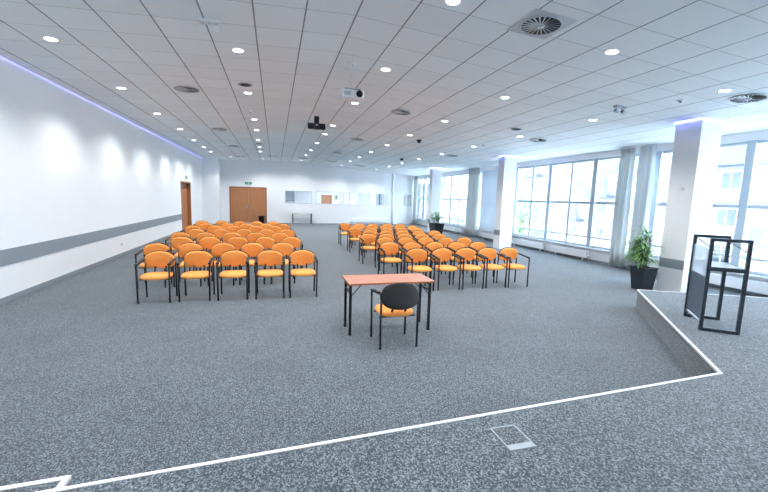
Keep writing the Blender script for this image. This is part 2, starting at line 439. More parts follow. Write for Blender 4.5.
# small step in front of the platform, at its left end
struct('step', MB().prism([(-3.2, 2.18), (-1.25, 2.265), (-1.25, 2.60), (-3.2, 2.52)], 0, .175), M['carpet'], 'low carpeted step against the platform')
struct('trim_7', strip([(-3.2, 2.52), (-1.25, 2.60), (-1.25, 2.29)], .034, .18), M['edge'], 'white edging strip on step')
# floor box lid in the platform
t = thing('floor_box', 'grey metal floor box lid set into the platform carpet', 'floor box', (1.555, 2.085, PH), 0)
f = MB(); f.box(-.10, .10, -.125, -.115, -.003, .004); f.box(-.10, .10, .115, .125, -.003, .004); f.box(-.10, -.09, -.115, .115, -.003, .004); f.box(.09, .10, -.115, .115, -.003, .004)
f.build('rim', M['hatch'], t)
MB().box(-.089, .089, -.07, .114, -.002, .002).build('lid', M['carpet'], t)
MB().box(-.089, .089, -.114, -.072, -.002, .003).build('cable_flap', M['hatch'], t)

# ------------------------------------------------------------------ columns
for i, (x0, x1, y0, y1) in enumerate([(8.62, 9.22, 6.12, 6.68), (8.88, 9.45, 13.7, 14.15), (8.85, 9.42, 20.95, 21.4)]):
    zc = cz(x1)
    struct('pillar', MB().box(x0, x1, y0, y1, 0, cz(x0) + .02), M['wall'], 'white square pillar')
    struct(f'trim_{10+i}', MB().box(x0 - .008, x0, y0 + .002, y1 - .002, .57, .78), M['trimgrey'], 'grey band on pillar')
    r = MB(); z0, z1 = zc - .022, zc - .004
    zc0 = cz(x0)
    r.box(x0 - .018, x0 - .002, y0 - .018, y1 + .018, zc0 - .022, zc0 - .002)
    r.bar((x0, y0 - .010, zc0 - .015), (x1, y0 - .010, zc - .015), .016, .018); r.bar((x0, y1 + .010, zc0 - .015), (x1, y1 + .010, zc - .015), .016, .018)
    struct(f'trim_{20+i}', r, M['ledc'], 'blue light strip around top of pillar')
t = thing('wall_switch', 'small curved grey wall fitting high on the near pillar', 'wall fitting', (8.62, 6.36, 2.36))
MB().box(-.01, 0, -.03, .03, -.015, .015).build('plate', M['metal'], t)
MB().tube([(-.012, .05 * math.cos(a), .05 * math.sin(a)) for a in [PI + k * PI / 8 for k in range(9)]], .008).build('hook_arm', M['metal'], t)

# ------------------------------------------------------------------ chairs
def make_chair():
    t = thing('conference_chair', 'x', 'chair')
    RT = .0155
    for sx in (-1, 1):
        for sy, zt in ((-1, .62), (1, .655)):
            x = sx * .25; y = sy * .24
            p = MB(); p.tube([(x, y, .012), (x + sx * .003, y, .30), (x + (sx * .006 if sy < 0 else 0), y, zt - .0)], RT, 8)
            p.lathe([(.014, 0), (.017, .004), (.017, .02), (.013, .026)], 10, (x, y, 0))
            p.build('leg', M['black'], t)
        a = MB(); x = sx * .25
        path = fillet([(x + sx * .006, -.24, .60), (x + sx * .008, -.24, .672), (x + sx * .004, .0, .70), (x, .215, .728), (x, .24, .64)], .04, 5)
        a.tube(path, .0155, 8)
        a.obox((x + sx * .004, -.055, .706), .025, .18, .012, Matrix.Rotation(.115, 3, 'X'))
        a.build('armrest', M['blackpl'], t)
    sf = MB()
    sf.tube([(-.25, -.13, .405), (.25, -.13, .405)], .011, 8); sf.tube([(-.25, .15, .405), (.25, .15, .405)], .011, 8)
    sf.tube([(-.15, -.13, .405), (-.15, .15, .405)], .009, 8); sf.tube([(.15, -.13, .405), (.15, .15, .405)], .009, 8)
    sf.build('seat_frame', M['black'], t)
    X = Matrix.Translation((0, -.015, .445))
    MB().pad(.492, .49, .072, 3.0, 0, 28, .35, X).build('seat', M['orange'], t)
    # back: cushion in front (towards -y), black shell behind
    tilt = Matrix.Rotation(math.radians(107), 4, 'X')      # local z -> -y, leaning back
    B = Matrix.Translation((0, .238, .696)) @ tilt
    bk = MB().pad(.515, .342, .048, 2.35, .032, 32, .35, B).build('backrest', M['orange'], t)
    B2 = Matrix.Translation((0, .268, .707)) @ tilt
    MB().pad(.522, .350, .030, 2.35, .032, 32, -.2, B2).build('back_shell', M['blackpl'], bk)
    for sx in (-1, 1):
        MB().bar((sx * .09, .15, .405), (sx * .09, .262, .60), .03, .012, (0, 1, 0)).build('back_bracket', M['black'], t)
    return t
chair0 = make_chair(); used = [False]
def place_chair(x, y, rz, label, group):
    c = chair0 if not used[0] else copy_tree(chair0); used[0] = True
    c.location = (x, y, 0); c.rotation_euler = (0, 0, rz); c['label'] = label
    if group: c['group'] = group
    elif 'group' in c: del c['group']
    return c
LEFT = [(7.60, [-2.05, -1.40, -.76, -.10, .52]), (8.82, [-2.42, -1.76, -1.11, -.49, .16]), (10.12, [-2.22, -1.58, -.92, -.25, .41]),
        (11.32, [-2.50, -1.86, -1.18, -.54, .12]), (12.42, [-2.30, -1.60, -.94, -.27, .36]), (13.80, [-2.66, -1.98, -1.36, -.66, -.03]),
        (14.85, [-2.42, -1.70, -1.05, -.34, .30]), (16.15, [-2.76, -2.03, -1.38, -.72, -.06])]
RIGHT = [(7.62, [3.07, 3.68, 4.27, 4.85, 5.42]), (8.78, [2.78, 3.38, 4.00, 4.62, 5.26]), (9.95, [3.00, 3.62, 4.23, 4.85, 5.45]),
         (11.05, [2.78, 3.37, 3.96, 4.55, 5.14]), (12.20, [3.10, 3.69, 4.28, 4.87, 5.46]), (13.42, [2.84, 3.44, 4.06, 4.66, 5.26]),
         (14.50, [3.12, 3.72, 4.32, 4.92, 5.49]), (15.50, [2.86, 3.45, 4.04, 4.68, 5.28])]
LROW = ['front row', 'second row from the front', 'third row from the front', 'fourth row from the front', 'fifth row from the front', 'third row from the back', 'second row from the back', 'back row']
for nm, rows, s0, s1 in (('left', LEFT, 'by the left wall', 'on the aisle side'), ('right', RIGHT, 'on the aisle side', 'on the window side')):
    seat = ['outermost ' + s0, 'second in from ' + ('the wall' if nm == 'left' else 'the aisle'), 'middle one',
            'second in from ' + ('the aisle' if nm == 'left' else 'the windows'), 'outermost ' + s1]
    for r, (y, xs_) in enumerate(rows):
        m_ = sum(xs_) / 5; xs_ = list(xs_)
        for k in range(1, 5): xs_[k] = max(xs_[k], xs_[k-1] + .575)
        sh = m_ - sum(xs_) / 5
        for k, x in enumerate(xs_):
            place_chair(x + sh - (.04 if nm == 'right' else 0), y + (.07 if nm == 'right' else 0) + random.uniform(-.015, .015), random.uniform(-.008, .008),
                        f'orange armchair, {nm} block, {LROW[r]}, {seat[k]}', f'orange chairs in the {nm} block')
place_chair(1.55, 4.80, PI, 'orange seat armchair seen from behind with black back shell, at the wooden table', None)

# ------------------------------------------------------------------ tables
def table(name, label, loc, L, D, H, top, edge, leg_in=.05, ly=None, lw=.015, rin=None):
    lx = {-1: -(L / 2 - leg_in), 1: L / 2 - (rin or leg_in)}
    ly = ly or (-(D / 2 - .06), D / 2 - .06)
    t = thing(name, label, 'table', loc)
    MB().rbox(-L / 2, L / 2, -D / 2, D / 2, H - .026, H, .003).build('table_top', top, t)
    e = MB(); 
    e.box(-L/2 - .002, L/2 + .002, -D/2 - .003, -D/2, H - .025, H - .002); e.box(-L/2 - .002, L/2 + .002, D/2, D/2 + .003, H - .025, H - .002)
    e.box(-L/2 - .003, -L/2, -D/2, D/2, H - .025, H - .002); e.box(L/2, L/2 + .003, -D/2, D/2, H - .025, H - .002)
    e.build('edge_band', edge, t)
    for sx in (-1, 1):
        for sy in (-1, 1):
            x, y = lx[sx], ly[0] if sy < 0 else ly[1]
            l = MB().box(x - lw, x + lw, y - lw, y + lw, .012, H - .027); l.box(x - lw - .003, x + lw + .003, y - lw - .003, y + lw + .003, 0, .02)
            l.build('leg', M['black'], t)
        x = lx[sx]
        c = MB().box(x - .014, x + .014, ly[0] + .016, ly[1] - .016, H - .06, H - .027); c.box(x - .012, x + .012, ly[0] + .016, ly[1] - .016, .60, .62)
        c.build('cross_rail', M['black'], t)
        br = MB()
        for sy in (-1, 1):
            y = (ly[0] + .03) if sy < 0 else (ly[1] - .03)
            br.bar((x - sx * .01, y, H - .20), (x - sx * .15, y, H - .035), .016, .008)
        br.build('brace', M['black'], t)
    r = MB()
    for sx in (-1, 1): r.box(sx * (L / 2 - .30) - .10, sx * (L / 2 - .30) + .12, -.06, .06, H - .045, H - .0265)
    r.build('folding_bracket', M['black'], t)
    return t
table('folding_table', 'reddish beech topped folding table with black legs in front of the chairs', (1.635, 5.43, 0), 1.29, .60, .75, M['desk'], M['deskedge'], .022, (-.28, .10), .017, .07)
table('folding_table', 'pale narrow table with dark legs against the far end wall', (1.83, 27.60, 0), 1.36, .5, .74, M['tgrey'], M['tgrey'], .04, None, .026)

# ------------------------------------------------------------------ lectern
t = thing('lectern', 'black metal frame lectern with glass and blue panels on the platform', 'lectern', (5.765, 3.66, PH), math.atan2(.52, .45))
# local: x from the near frame to the far frame (.69), y across (.39)
Lx, Ly, Hh, q = .345, .19, 1.215, .038
def frame(x):
    m = MB()
    m.box(x - q/2, x + q/2, -Ly - q/2, -Ly + q/2, 0, Hh); m.box(x - q/2, x + q/2, Ly - q/2, Ly + q/2, 0, Hh)
    m.box(x - q/2, x + q/2, -Ly + q/2, Ly - q/2, .0, q); m.box(x - q/2, x + q/2, -Ly + q/2, Ly - q/2, Hh - q, Hh)
    return m
frame(-Lx).build('side_frame', M['slate'], t); frame(Lx).build('side_frame', M['slate'], t)
s2 = MB().box(-Lx + q/2, Lx - q/2, -Ly + .0, Ly - .0, .82, .842); s2.build('shelf', M['shelf'], t)
k = MB()
for x in (-Lx + .0, Lx - .0): k.box(x - q/2 - .001, x + q/2 + .001, -Ly + q/2, Ly - q/2, .795, .845)
k.box(-Lx + q/2, Lx - q/2, -Ly - .012, -Ly + .008, .795, .845)
k.build('shelf_rail', M['slate'], t)
MB().tube([(-Lx, -Ly + .03, Hh - .15), (Lx, -Ly + .03, Hh - .05)], .007).build('cross_rod', M['slate'], t)
MB().tube([(-Lx, Ly - .03, Hh - .15), (Lx, Ly - .03, Hh - .05)], .007).build('cross_rod', M['slate'], t)
MB().box(-Lx + q/2, Lx - q/2, Ly - .004, Ly + .004, .70, 1.08).build('clear_panel', M['frost'], t)
MB().box(-Lx + q/2, Lx - q/2, Ly - .005, Ly + .005, .13, .698).build('blue_panel', M['panelblue'], t)
MB().box(-Lx + q/2, Lx - q/2, Ly - .008, Ly + .008, .09, .115).build('lower_rail', M['metal'], t)

# ------------------------------------------------------------------ plants
def blade(m, base, dirn, L, w, droop, n=7):
    d = Vector(dirn).normalized(); side = d.cross(Vector((0, 0, 1)))
    if side.length < .05: side = Vector((1, 0, 0))
    side.normalize(); p = Vector(base); pts = []; cur = d.copy()
    for i in range(n + 1):
        u = i / n; wd = w * (math.sin(PI * min(1, .12 + u * .88)) ** .7) * (1 - .25 * u) + .002
        up = side.cross(cur).normalized()
        pts.append((p - side * wd / 2 + up * wd * .15, p.copy(), p + side * wd / 2 + up * wd * .15))
        cur = (cur + Vector((0, 0, -droop * (.4 + u)))).normalized(); p = p + cur * L / n
    vs = [q_ for r_ in pts for q_ in r_]; fs = []
    for i in range(n):
        for j in (0, 1): fs.append((i*3 + j, i*3 + j + 1, (i+1)*3 + j + 1, (i+1)*3 + j))
    m.add(vs, fs, True)
def planter(t, r0, r1, h, rot=0):
    R = math.sqrt(2)
    m = MB()
    prof = [(r0, 0), (r1, h), (r1 - .02, h), (r1 - .03, h - .05)]
    vs = []; 
    for r, z in prof: vs += [(r, -r, z), (r, r, z), (-r, r, z), (-r, -r, z)]
    fs = [(3, 2, 1, 0)]
    for i in range(3):
        for k_ in range(4): fs.append((i*4 + k_, i*4 + (k_+1) % 4, (i+1)*4 + (k_+1) % 4, (i+1)*4 + k_))
    m.add(vs, fs); m.build('planter_pot', M['pot'], t)
    r = r1 - .031; MB().box(-r, r, -r, r, h - .10, h - .05).build('soil', M['soil'], t)
t = thing('potted_dracaena', 'leafy green plant in a tall dark square planter beside near pillar', 'plant', (8.27, 6.76, 0), math.radians(-4))
planter(t, .145, .195, .54)
st = MB(); fo = MB(); rnd = random.Random(3)
for (cx_, cy_, hh) in [(-.02, 0, 1.34), (-.12, .05, 1.10), (.05, -.02, 1.20), (-.06, -.10, .90), (.02, .09, .95), (-.14, -.05, .82)]:
    st.tube([(cx_ * .5, cy_ * .5, .5), (cx_, cy_, .5 + (hh - .5) * .5), (cx_ * 1.2, cy_ * 1.2, hh)], [.014, .012, .010], 8)
    for j in range(46):
        a = rnd.uniform(0, 2 * PI); u = rnd.random(); z = .56 + (hh - .53) * (u ** .7)
        el = rnd.uniform(.25, 1.3)
        if math.cos(a) > .15 and math.sin(a) < .75: a += PI * .8
        blade(fo, (cx_ * 1.1, cy_ * 1.1, z), (math.cos(a), math.sin(a), el), rnd.uniform(.32, .50), rnd.uniform(.028, .046), rnd.uniform(.14, .36))
st.build('cane', M['stem'], t); fo.build('foliage', M['leaf'], t)
t = thing('potted_ficus', 'broad pale green plant in wide dark planter beside farthest pillar', 'plant', (9.02, 20.45, 0), math.radians(8))
planter(t, .25, .33, .60)
st = MB(); fo = MB(); rnd = random.Random(5)
for j in range(9):
    a = rnd.uniform(0, 2 * PI); r = rnd.uniform(.05, .30); hh = rnd.uniform(.95, 1.30)
    tip = (r * 1.5 * math.cos(a), r * 1.5 * math.sin(a), hh)
    st.tube([(r * .3 * math.cos(a), r * .3 * math.sin(a), .56), tip], [.010, .006], 6)
    for k_ in range(15):
        b_ = rnd.uniform(0, 2 * PI); u = rnd.uniform(.3, 1)
        p = (tip[0] * u, tip[1] * u, .56 + (hh - .56) * u)
        blade(fo, p, (math.cos(b_), math.sin(b_), rnd.uniform(.1, .9)), rnd.uniform(.16, .26), rnd.uniform(.07, .11), .25, 5)
st.build('cane', M['stem'], t); fo.build('foliage', M['leaf2'], t)
# plant in the next room, seen through the second interior window
t = thing('potted_plant', 'small green plant seen through an interior window of the end wall', 'plant', (4.42, 29.0, 0))
planter(t, .12, .16, .4)
st = MB(); fo = MB(); st.tube([(0, 0, .35), (.02, 0, 1.2), (0, 0, 2.0)], [.02, .016, .01], 6)
for k_ in range(46):
    a = rnd.uniform(0, 2 * PI); blade(fo, (.02, 0, rnd.choice([rnd.uniform(1.0, 1.5), rnd.uniform(1.75, 2.05), rnd.uniform(1.75, 2.05)])), (math.cos(a), math.sin(a), rnd.uniform(.1, .8)), rnd.uniform(.18, .3), .07, .3, 5)
st.build('cane', M['stem'], t); fo.build('foliage', M['leaf'], t)
# whiteboard frame in the next room
t = thing('flip_chart', 'pale board in a grey frame seen through the first interior window', 'board', (1.05, 29.2, 0))
f = MB(); f.box(-.42, .33, -.01, .01, 1.55, 1.59); f.box(.29, .33, -.01, .01, 1.59, 2.45); f.box(-.42, -.38, -.01, .01, 1.59, 2.45); f.box(-.42, .33, -.01, .01, 2.45, 2.49)
f.build('board_frame', M['hatch'], t); MB().box(-.38, .29, -.004, .004, 1.59, 2.45).build('board', M['rad'], t)
l = MB(); l.tube([(-.38, .02, 1.57), (-.45, .02, 0)], .014); l.tube([(.29, .02, 1.57), (.36, .02, 0)], .014); l.build('easel_leg', M['black'], t)
for i, (x, wd, lab) in enumerate([(8.0, .34, 'left'), (8.62, .36, 'right')]):
    t = thing('locker', f'grey locker beyond the fourth interior window, the {lab} of two', 'locker', (x, 31.0, 0), 0, 'lockers in the next room')
    MB().rbox(-wd/2, wd/2, 0, .4, 0, 2.4, .01).build('locker_body', M['hatch'], t)
    MB().box(-wd/2 + .02, wd/2 - .02, -.01, -.001, .05, 2.36).build('locker_door', M['ventm'], t)

# bin
t = thing('waste_bin', 'black round waste bin in front of the brown double door', 'bin', (-.90, 27.5, 0))
MB().lathe([(.15, 0), (.17, .02), (.21, .46), (.22, .47), (.215, .49), (.195, .49), (.19, .44), (.14, .03), (.02, .03)], 24).build('bin_body', M['black'], t)
MB().lathe([(.20, .43), (.19, .36), (.10, .32), (.02, .31)], 20).build('bin_liner', M['hatch'], t)

# ------------------------------------------------------------------ radiators
def radiator(x, y0, y1, label, z0=.10, z1=.36):
    t = thing('radiator', label, 'radiator', (x, (y0 + y1) / 2, 0), 0, 'low white radiators under the windows'); L = y1 - y0
    m = MB().rbox(-.045, .045, -L/2, L/2, z0, z1, .008); n = int(L / .12)
    m.build('radiator_body', M['rad'], t)
    g = MB().box(-.03, .03, -L/2 + .03, L/2 - .03, z1, z1 + .004)
    g.build('top_grille', M['hatch'], t)
    f = MB()
    for s in (-1, 1): f.box(-.02, .02, s * (L/2 - .2) - .02, s * (L/2 - .2) + .02, 0, z0 + .002)
    f.build('foot', M['rad'], t)
    v = MB(); v.tube([(-.0, -L/2 - .001, z0 + .06), (0, -L/2 - .07, z0 + .06), (0, -L/2 - .07, .0)], .012); v.lathe([(.022, 0), (.024, .05), (.018, .06)], 12, (0, -L/2 - .07, z0 + .06))
    v.build('valve', M['white'], t)
radiator(10.37, 10.6, 12.35, 'low white radiator under the windows, just beyond the tall grey curtains')
radiator(10.37, 12.85, 15.0, 'low white radiator under the windows, beside the middle pillar')
radiator(10.37, 15.5, 17.7, 'low white radiator under the grey blind behind the middle pillar')
radiator(10.37, 19.8, 22.6, 'low white radiator under the windows by the farthest pillar')
radiator(10.37, 4.6, 7.3, 'low white radiator under the windows behind the lectern')
t = thing('radiator', 'long low white radiator on the far end wall below interior windows', 'radiator', (6.9, YF - .07, 0))
MB().rbox(-1.45, 1.45, -.05, .05, .12, .40, .01).build('radiator_body', M['rad'], t)
m = MB(); m.box(-1.2, -1.16, -.03, .03, 0, .12); m.box(1.16, 1.2, -.03, .03, 0, .12); m.build('foot', M['rad'], t)
m = MB().lathe([(.03, 0), (.035, .1), (.02, .12)], 12, (-1.52, 0, .12)); m.tube([(-1.52, 0, 0), (-1.52, 0, .13)], .012); m.tube([(-1.52,0,.2),(-1.44,0,.2)],.01); m.build('valve', M['white'], t)

# ------------------------------------------------------------------ curtains and blind
def curtain(y0, y1, label, mat='curtain', x=10.30, z0=.03, z1=None, folds=None, amp=.085, name='curtain', ph=0):
    z1 = z1 or cz(x) - .04
    n = max(12, int((y1 - y0) * 60)); folds = folds or int((y1 - y0) / .155)
    t = thing(name, label, 'curtain' if name == 'curtain' else 'blind', (x, (y0 + y1) / 2, 0), 0, 'window drapes')
    m = MB(); vs = []; fs = []; NZ = 8; L = y1 - y0
    for side in (0, 1):
        for iz in range(NZ + 1):
            z = z0 + (z1 - z0) * iz / NZ
            for i in range(n + 1):
                u = i / n; a = amp * (.75 + .25 * math.sin(iz * .4 + ph)) * math.sin(2 * PI * folds * u + ph + .35 * math.sin(7 * u + ph))
                vs.append((a + side * .004, -L/2 + L * u, z))
    W = n + 1; S = W * (NZ + 1)
    for iz in range(NZ):
        for i in range(n):
            p = iz * W + i; fs.append((p, p + W, p + W + 1, p + 1)); p += S; fs.append((p, p + 1, p + W + 1, p + W))
    for i in range(n): p = i; fs.append((p, p + 1, p + 1 + S, p + S)); p = NZ * W + i; fs.append((p, p + S, p + S + 1, p + 1))
    for iz in range(NZ): p = iz * W; fs.append((p, p + S, p + S + W, p + W)); p += n; fs.append((p, p + W, p + S + W, p + S))
    m.add(vs, fs, True); m.build('cloth', M[mat], t)
    r = MB().box(-.02, .02, -L/2 - .03, L/2 + .03, z1 + .002, z1 + .03); r.build('track', M['white'], t)
curtain(9.13, 9.62, 'tall grey curtain left of the leafy dracaena, the one nearer the middle windows', ph=.4)
curtain(8.48, 9.02, 'tall grey curtain directly behind the leafy dracaena, beside near pillar', ph=1.7)
curtain(18.15, 19.35, 'tall grey curtain beyond the middle pillar', ph=2.2)
curtain(27.15, 27.85, 'tall pale curtain in the far window corner', ph=.9)
t = thing('vertical_blind', 'pale blue grey vertical blind drawn behind the middle pillar', 'blind', (10.30, 16.45, 0))
m = MB()
for i in range(22):
    y = -1.32 + i * .125
    m.obox((0, y, 1.95), .004, .068, 1.50, Matrix.Rotation(.25, 3, 'Z'))
m.build('slats', M['blind'], t); MB().box(-.03, .03, -1.45, 1.45, 3.46, 3.52).build('head_rail', M['white'], t)

# ------------------------------------------------------------------ ceiling fittings
def ceil_thing(name, label, cat, x, y, group=None, rz=0):
    t = thing(name, label, cat, (x, y, cz(x)), 0, group)
    t.rotation_euler = (0, crot(x), rz); return t
ROWS = [('by the left wall', [(-3.22, 4.45), (-3.22, 7.21), (-3.22, 9.95), (-3.24, 12.69), (-3.22, 15.38), (-3.30, 18.22), (-3.31, 20.70), (-3.30, 22.76), (-2.6, 25.6)]),
        ('over the left chair block', [(-.57, 4.2), (-.57, 7.02), (-.59, 9.76), (-.61, 13.02), (-.63, 15.05), (-.69, 17.71), (-.72, 20.23), (-.75, 22.27), (-.75, 26.5)]),
        ('passing the projector', [(2.03, 4.43), (1.96, 7.04), (1.93, 9.72), (1.86, 13.01), (1.83, 14.88), (1.81, 17.52), (1.79, 20.3), (1.72, 23.0), (1.72, 26.5)]),
        ('over the right chair block', [(4.60, 4.61), (4.60, 7.25), (4.50, 9.98), (4.43, 12.61), (4.41, 15.34), (4.4, 18.0), (4.4, 20.6), (4.4, 23.2), (4.4, 26.5)]),
        ('nearest the pillars', [(7.27, 4.87), (7.19, 7.57), (7.13, 10.28), (7.04, 12.91), (6.99, 15.62), (6.90, 18.16), (6.9, 20.8), (6.9, 23.4), (6.9, 26.5)])]
SPOT = bpy.data.lights.new('downlight_beam', 'SPOT'); SPOT.energy = 76; SPOT.spot_size = math.radians(136); SPOT.spot_blend = .7
SPOT.shadow_soft_size = .08; SPOT.color = (1, .98, .965)
l0 = None
for nm, pts in ROWS:
    for k, (x, y) in enumerate(pts):
        if l0 is None:
            t = ceil_thing('downlight', 'x', 'ceiling light', x, y, 'round recessed ceiling lights')
            MB().lathe([(.078, -.001), (.108, -.001), (.108, -.006), (.098, -.010), (.088, -.007), (.078, -.004)], 28, ring=True).build('rim', M['white'], t)
            MB().lathe([(.01, -.0025), (.080, -.0025), (.080, -.0045), (.01, -.0045)], 28).build('diffuser', M['lamp'], t)
            L = bpy.data.objects.new('beam', SPOT); COL.objects.link(L); L.parent = t; L.location = (0, 0, -.03)
            l0 = t
        else: t = copy_tree(l0)
        t.location = (x, y, cz(x)); t.rotation_euler = (0, crot(x), 0)
        lab = f'round ceiling light, {ORD[k]} from camera in the line {nm}'
        t['label'] = lab
for x, lab in [(-3.22, 'by the left wall'), (-.57, 'toward the left'), (2.0, 'near the centre'), (4.6, 'right of centre'), (7.3, 'by the windows')]:  # unseen ceiling lights added out of frame to brighten the platform
    for y, l2 in ((1.75, 'above the platform edge'), (-1.1, 'above the back of the platform')):
        t = copy_tree(l0); t.location = (x, y, cz(x)); t.rotation_euler = (0, crot(x), 0)
        t['label'] = f'added unseen ceiling light {l2}, {lab}'
# swirl diffusers
def make_vent(x, y, label, square=False, r=.25):
    square = (x, y) == (3.26, 4.43)
    t = ceil_thing('ceiling_vent', label, 'vent', x, y, 'round swirl air diffusers')
    if square:
        MB().rbox(-.30, .30, -.30, .30, -.010, -.001, .003).build('face_plate', M['ventm'], t)
    z = -.012
    MB().lathe([(.01, z + .008), (r, z + .008), (r, z + .001), (.01, z + .001)], 32).build('plenum', M['dark'], t)
    m = MB(); m.lathe([(r - .012, z + .004), (r + .008, z + .004), (r + .008, z - .010), (r - .012, z - .006)], 36, ring=True); m.build('rim', M['ventm'], t)
    v = MB(); N = 22
    for i in range(N):
        a = 2 * PI * i / N
        R = Matrix.Rotation(a, 3, 'Z') @ Matrix.Rotation(.5, 3, 'X')
        v.obox(Matrix.Rotation(a, 3, 'Z') @ Vector(((r + .05) / 2, 0, z - .004)), (r - .05) / 2, .0085, .0015, R)
    v.build('vanes', M['ventm'], t)
    MB().lathe([(.002, z), (.05, z), (.045, z - .016), (.002, z - .018)], 20).build('hub', M['ventm'], t)
for x, y, lab in [(3.26, 4.43, 'square swirl air diffuser nearest the camera, right of centre'),
                  (7.92, 4.92, 'swirl air diffuser in ceiling right of the near pillar top'),
                  (-1.87, 9.71, 'nearest swirl air diffuser over the left chair block'),
                  (3.18, 9.82, 'swirl air diffuser over the front of right chair block, just right of projector'),
                  (7.82, 10.34, 'swirl air diffuser between the near and middle pillars by the windows'),
                  (-1.89, 15.10, 'second swirl air diffuser from camera over left chair block'),
                  (-1.88, 20.04, 'third swirl air diffuser from camera over left side of the hall'),
                  (3.08, 14.95, 'swirl air diffuser behind the projector over right block centre rows'),
                  (3.08, 19.94, 'swirl air diffuser far behind the projector, near the end wall'),
                  (7.48, 15.63, 'swirl air diffuser beyond the middle pillar by the windows')]:
    make_vent(x, y, lab)
for i, (x, y, lab) in enumerate([(-2.02, 24.99, 'above the left leaf of the double door'), (-.1, 24.6, 'right of the double door'), (1.7, 24.85, 'above the narrow far table'),
                                 (3.46, 24.6, 'above the interior window with the plant'), (5.4, 25.0, 'above the end wall radiator')]):
    t = ceil_thing('slot_vent', f'grey slot air grille at ceiling end, {lab}', 'vent', x, y, 'slot grilles near the end wall')
    MB().box(-.36, .36, -.10, .10, -.012, -.001).build('grille_frame', M['ventm'], t)
    g = MB(); [g.box(-.33, .33, -.075 + .05 * j, -.05 + .05 * j, -.015, -.0125) for j in range(4)]; g.build('slots', M['dark'], t)
for x, y, lab in [(-.60, 9.05, 'dark round ceiling speaker grille over left block front rows'), (6.46, 9.52, 'dark round ceiling speaker grille toward the windows'), (-.69, 18.9, 'dark round ceiling speaker grille far over left block')]:
    t = ceil_thing('ceiling_speaker', lab, 'speaker', x, y, 'round ceiling speakers')
    MB().lathe([(.10, -.001), (.15, -.001), (.145, -.012), (.12, -.016), (.10, -.012)], 28, ring=True).build('rim', M['hatch'], t)
    MB().lathe([(.005, -.004), (.118, -.004), (.11, -.013), (.005, -.018)], 28).build('speaker_grille', M['dark'], t)
for x, y, lab in [(5.01, 13.25, 'small black dome camera on ceiling over right block'), (6.23, 18.83, 'small black dome camera on ceiling farther toward end wall')]:
    t = ceil_thing('dome_camera', lab, 'camera', x, y, 'ceiling dome cameras')
    MB().lathe([(.01, -.001), (.085, -.001), (.085, -.04), (.06, -.05), (.01, -.05)], 24).build('mount', M['blackpl'], t)
    MB().lathe([(.065, -.045), (.06, -.08), (.04, -.105), (.005, -.115)], 24).build('dome', M['pot'], t)
for x, y, lab in [(7.23, 5.57, 'small smoke detector on ceiling just left of near pillar top'), (7.1, 12.37, 'small smoke detector on ceiling before the middle pillar'), (-.66, 11.77, 'small smoke detector on ceiling over left block')]:
    t = ceil_thing('smoke_detector', lab, 'detector', x, y, 'ceiling smoke detectors')
    MB().lathe([(.01, -.001), (.055, -.001), (.055, -.02), (.04, -.03), (.01, -.03)], 20).build('detector_body', M['white'], t)
    MB().lathe([(.025, -.028), (.022, -.048), (.005, -.05)], 16).build('sensor_cap', M['hatch'], t)
for x, y, lab, mt in [(-.84, 5.95, 'white twin head emergency light on ceiling over the hall front left', 'white'), (6.75, 6.43, 'grey twin head emergency light on ceiling left of near pillar', 'hatch')]:
    t = ceil_thing('emergency_light', lab, 'emergency light', x, y, 'twin head emergency lights', 0)
    MB().rbox(-.13, .13, -.05, .05, -.045, -.001, .010).build('housing', M[mt], t)
    for sx in (-1, 1):
        p = MB().tube([(sx * .085, 0, -.044), (sx * .085, -.01, -.075)], .012); p.build('bracket', M['ventm'], t)
        h = MB().tube([(sx * .085, .035, -.085), (sx * .085, -.045, -.125)], [.028, .042], 16); h.build('lamp_head', M[mt], t)
    MB().lathe([(.002, -.046), (.015, -.047), (.012, -.056), (.002, -.058)], 12).build('test_button', M['metal'], t)
# projector on its pole
t = thing('projector', 'white projector hanging from ceiling on a white pole', 'projector', (1.33, 7.02, cz(1.33)))
MB().lathe([(.005, -.03), (.07, -.03), (.07, .0), (.005, .0)], 24).build('ceiling_flange', M['white'], t)
MB().tube([(0, 0, -.02), (0, 0, -.47)], .022, 14).build('pole', M['white'], t)
m = MB(); m.box(-.14, .14, -.10, .10, -.485, -.468); [m.box(sx*.13 - .008, sx*.13 + .008, sy*.09 - .008, sy*.09 + .008, -.50, -.484) for sx in (-1, 1) for sy in (-1, 1)]
m.build('mount_bracket', M['hatch'], t)
MB().rbox(-.20, .20, -.15, .15, -.635, -.498, .018).build('projector_body', M['white'], t)
m = MB().lathe([(.035, 0), (.055, 0), (.060, .012), (.052, .03), (.034, .03), (.03, .010)], 24, ring=True); m.v = [(x + .115, -.148 - z, y - .565) for x, y, z in m.v]
m.build('lens_ring', M['blackpl'], t)
m = MB().lathe([(.001, 0), (.033, 0), (.026, .010), (.001, .014)], 20); m.v = [(x + .115, -.152 - z, y - .565) for x, y, z in m.v]; m.build('lens', M['pot'], t)
m = MB(); [m.box(-.15 + .016 * j, -.142 + .016 * j, -.1535, -.149, -.60, -.535) for j in range(7)]; m.build('air_slots', M['hatch'], t)
# black ceiling device with two side panels
t = thing('ceiling_sensor_bar', 'black twin panel unit on short ceiling mount behind projector', 'sensor unit', (1.22, 12.0, cz(1.22)))
MB().box(-.07, .07, -.05, .04, -.21, 0).build('mount', M['black'], t)
MB().rbox(-.075, .075, -.07, .05, -.385, -.20, .008).build('centre_unit', M['pot'], t)
for sx in (-1, 1): MB().rbox(min(sx * .08, sx * .26), max(sx * .08, sx * .26), -.045, .035, -.375, -.205, .008).build('side_panel', M['blackpl'], t)
m = MB().lathe([(.001, 0), (.03, 0), (.028, .012), (.001, .014)], 16); m.v = [(x, -.071 - z, y - .26) for x, y, z in m.v]; m.build('lens', M['metal'], t)
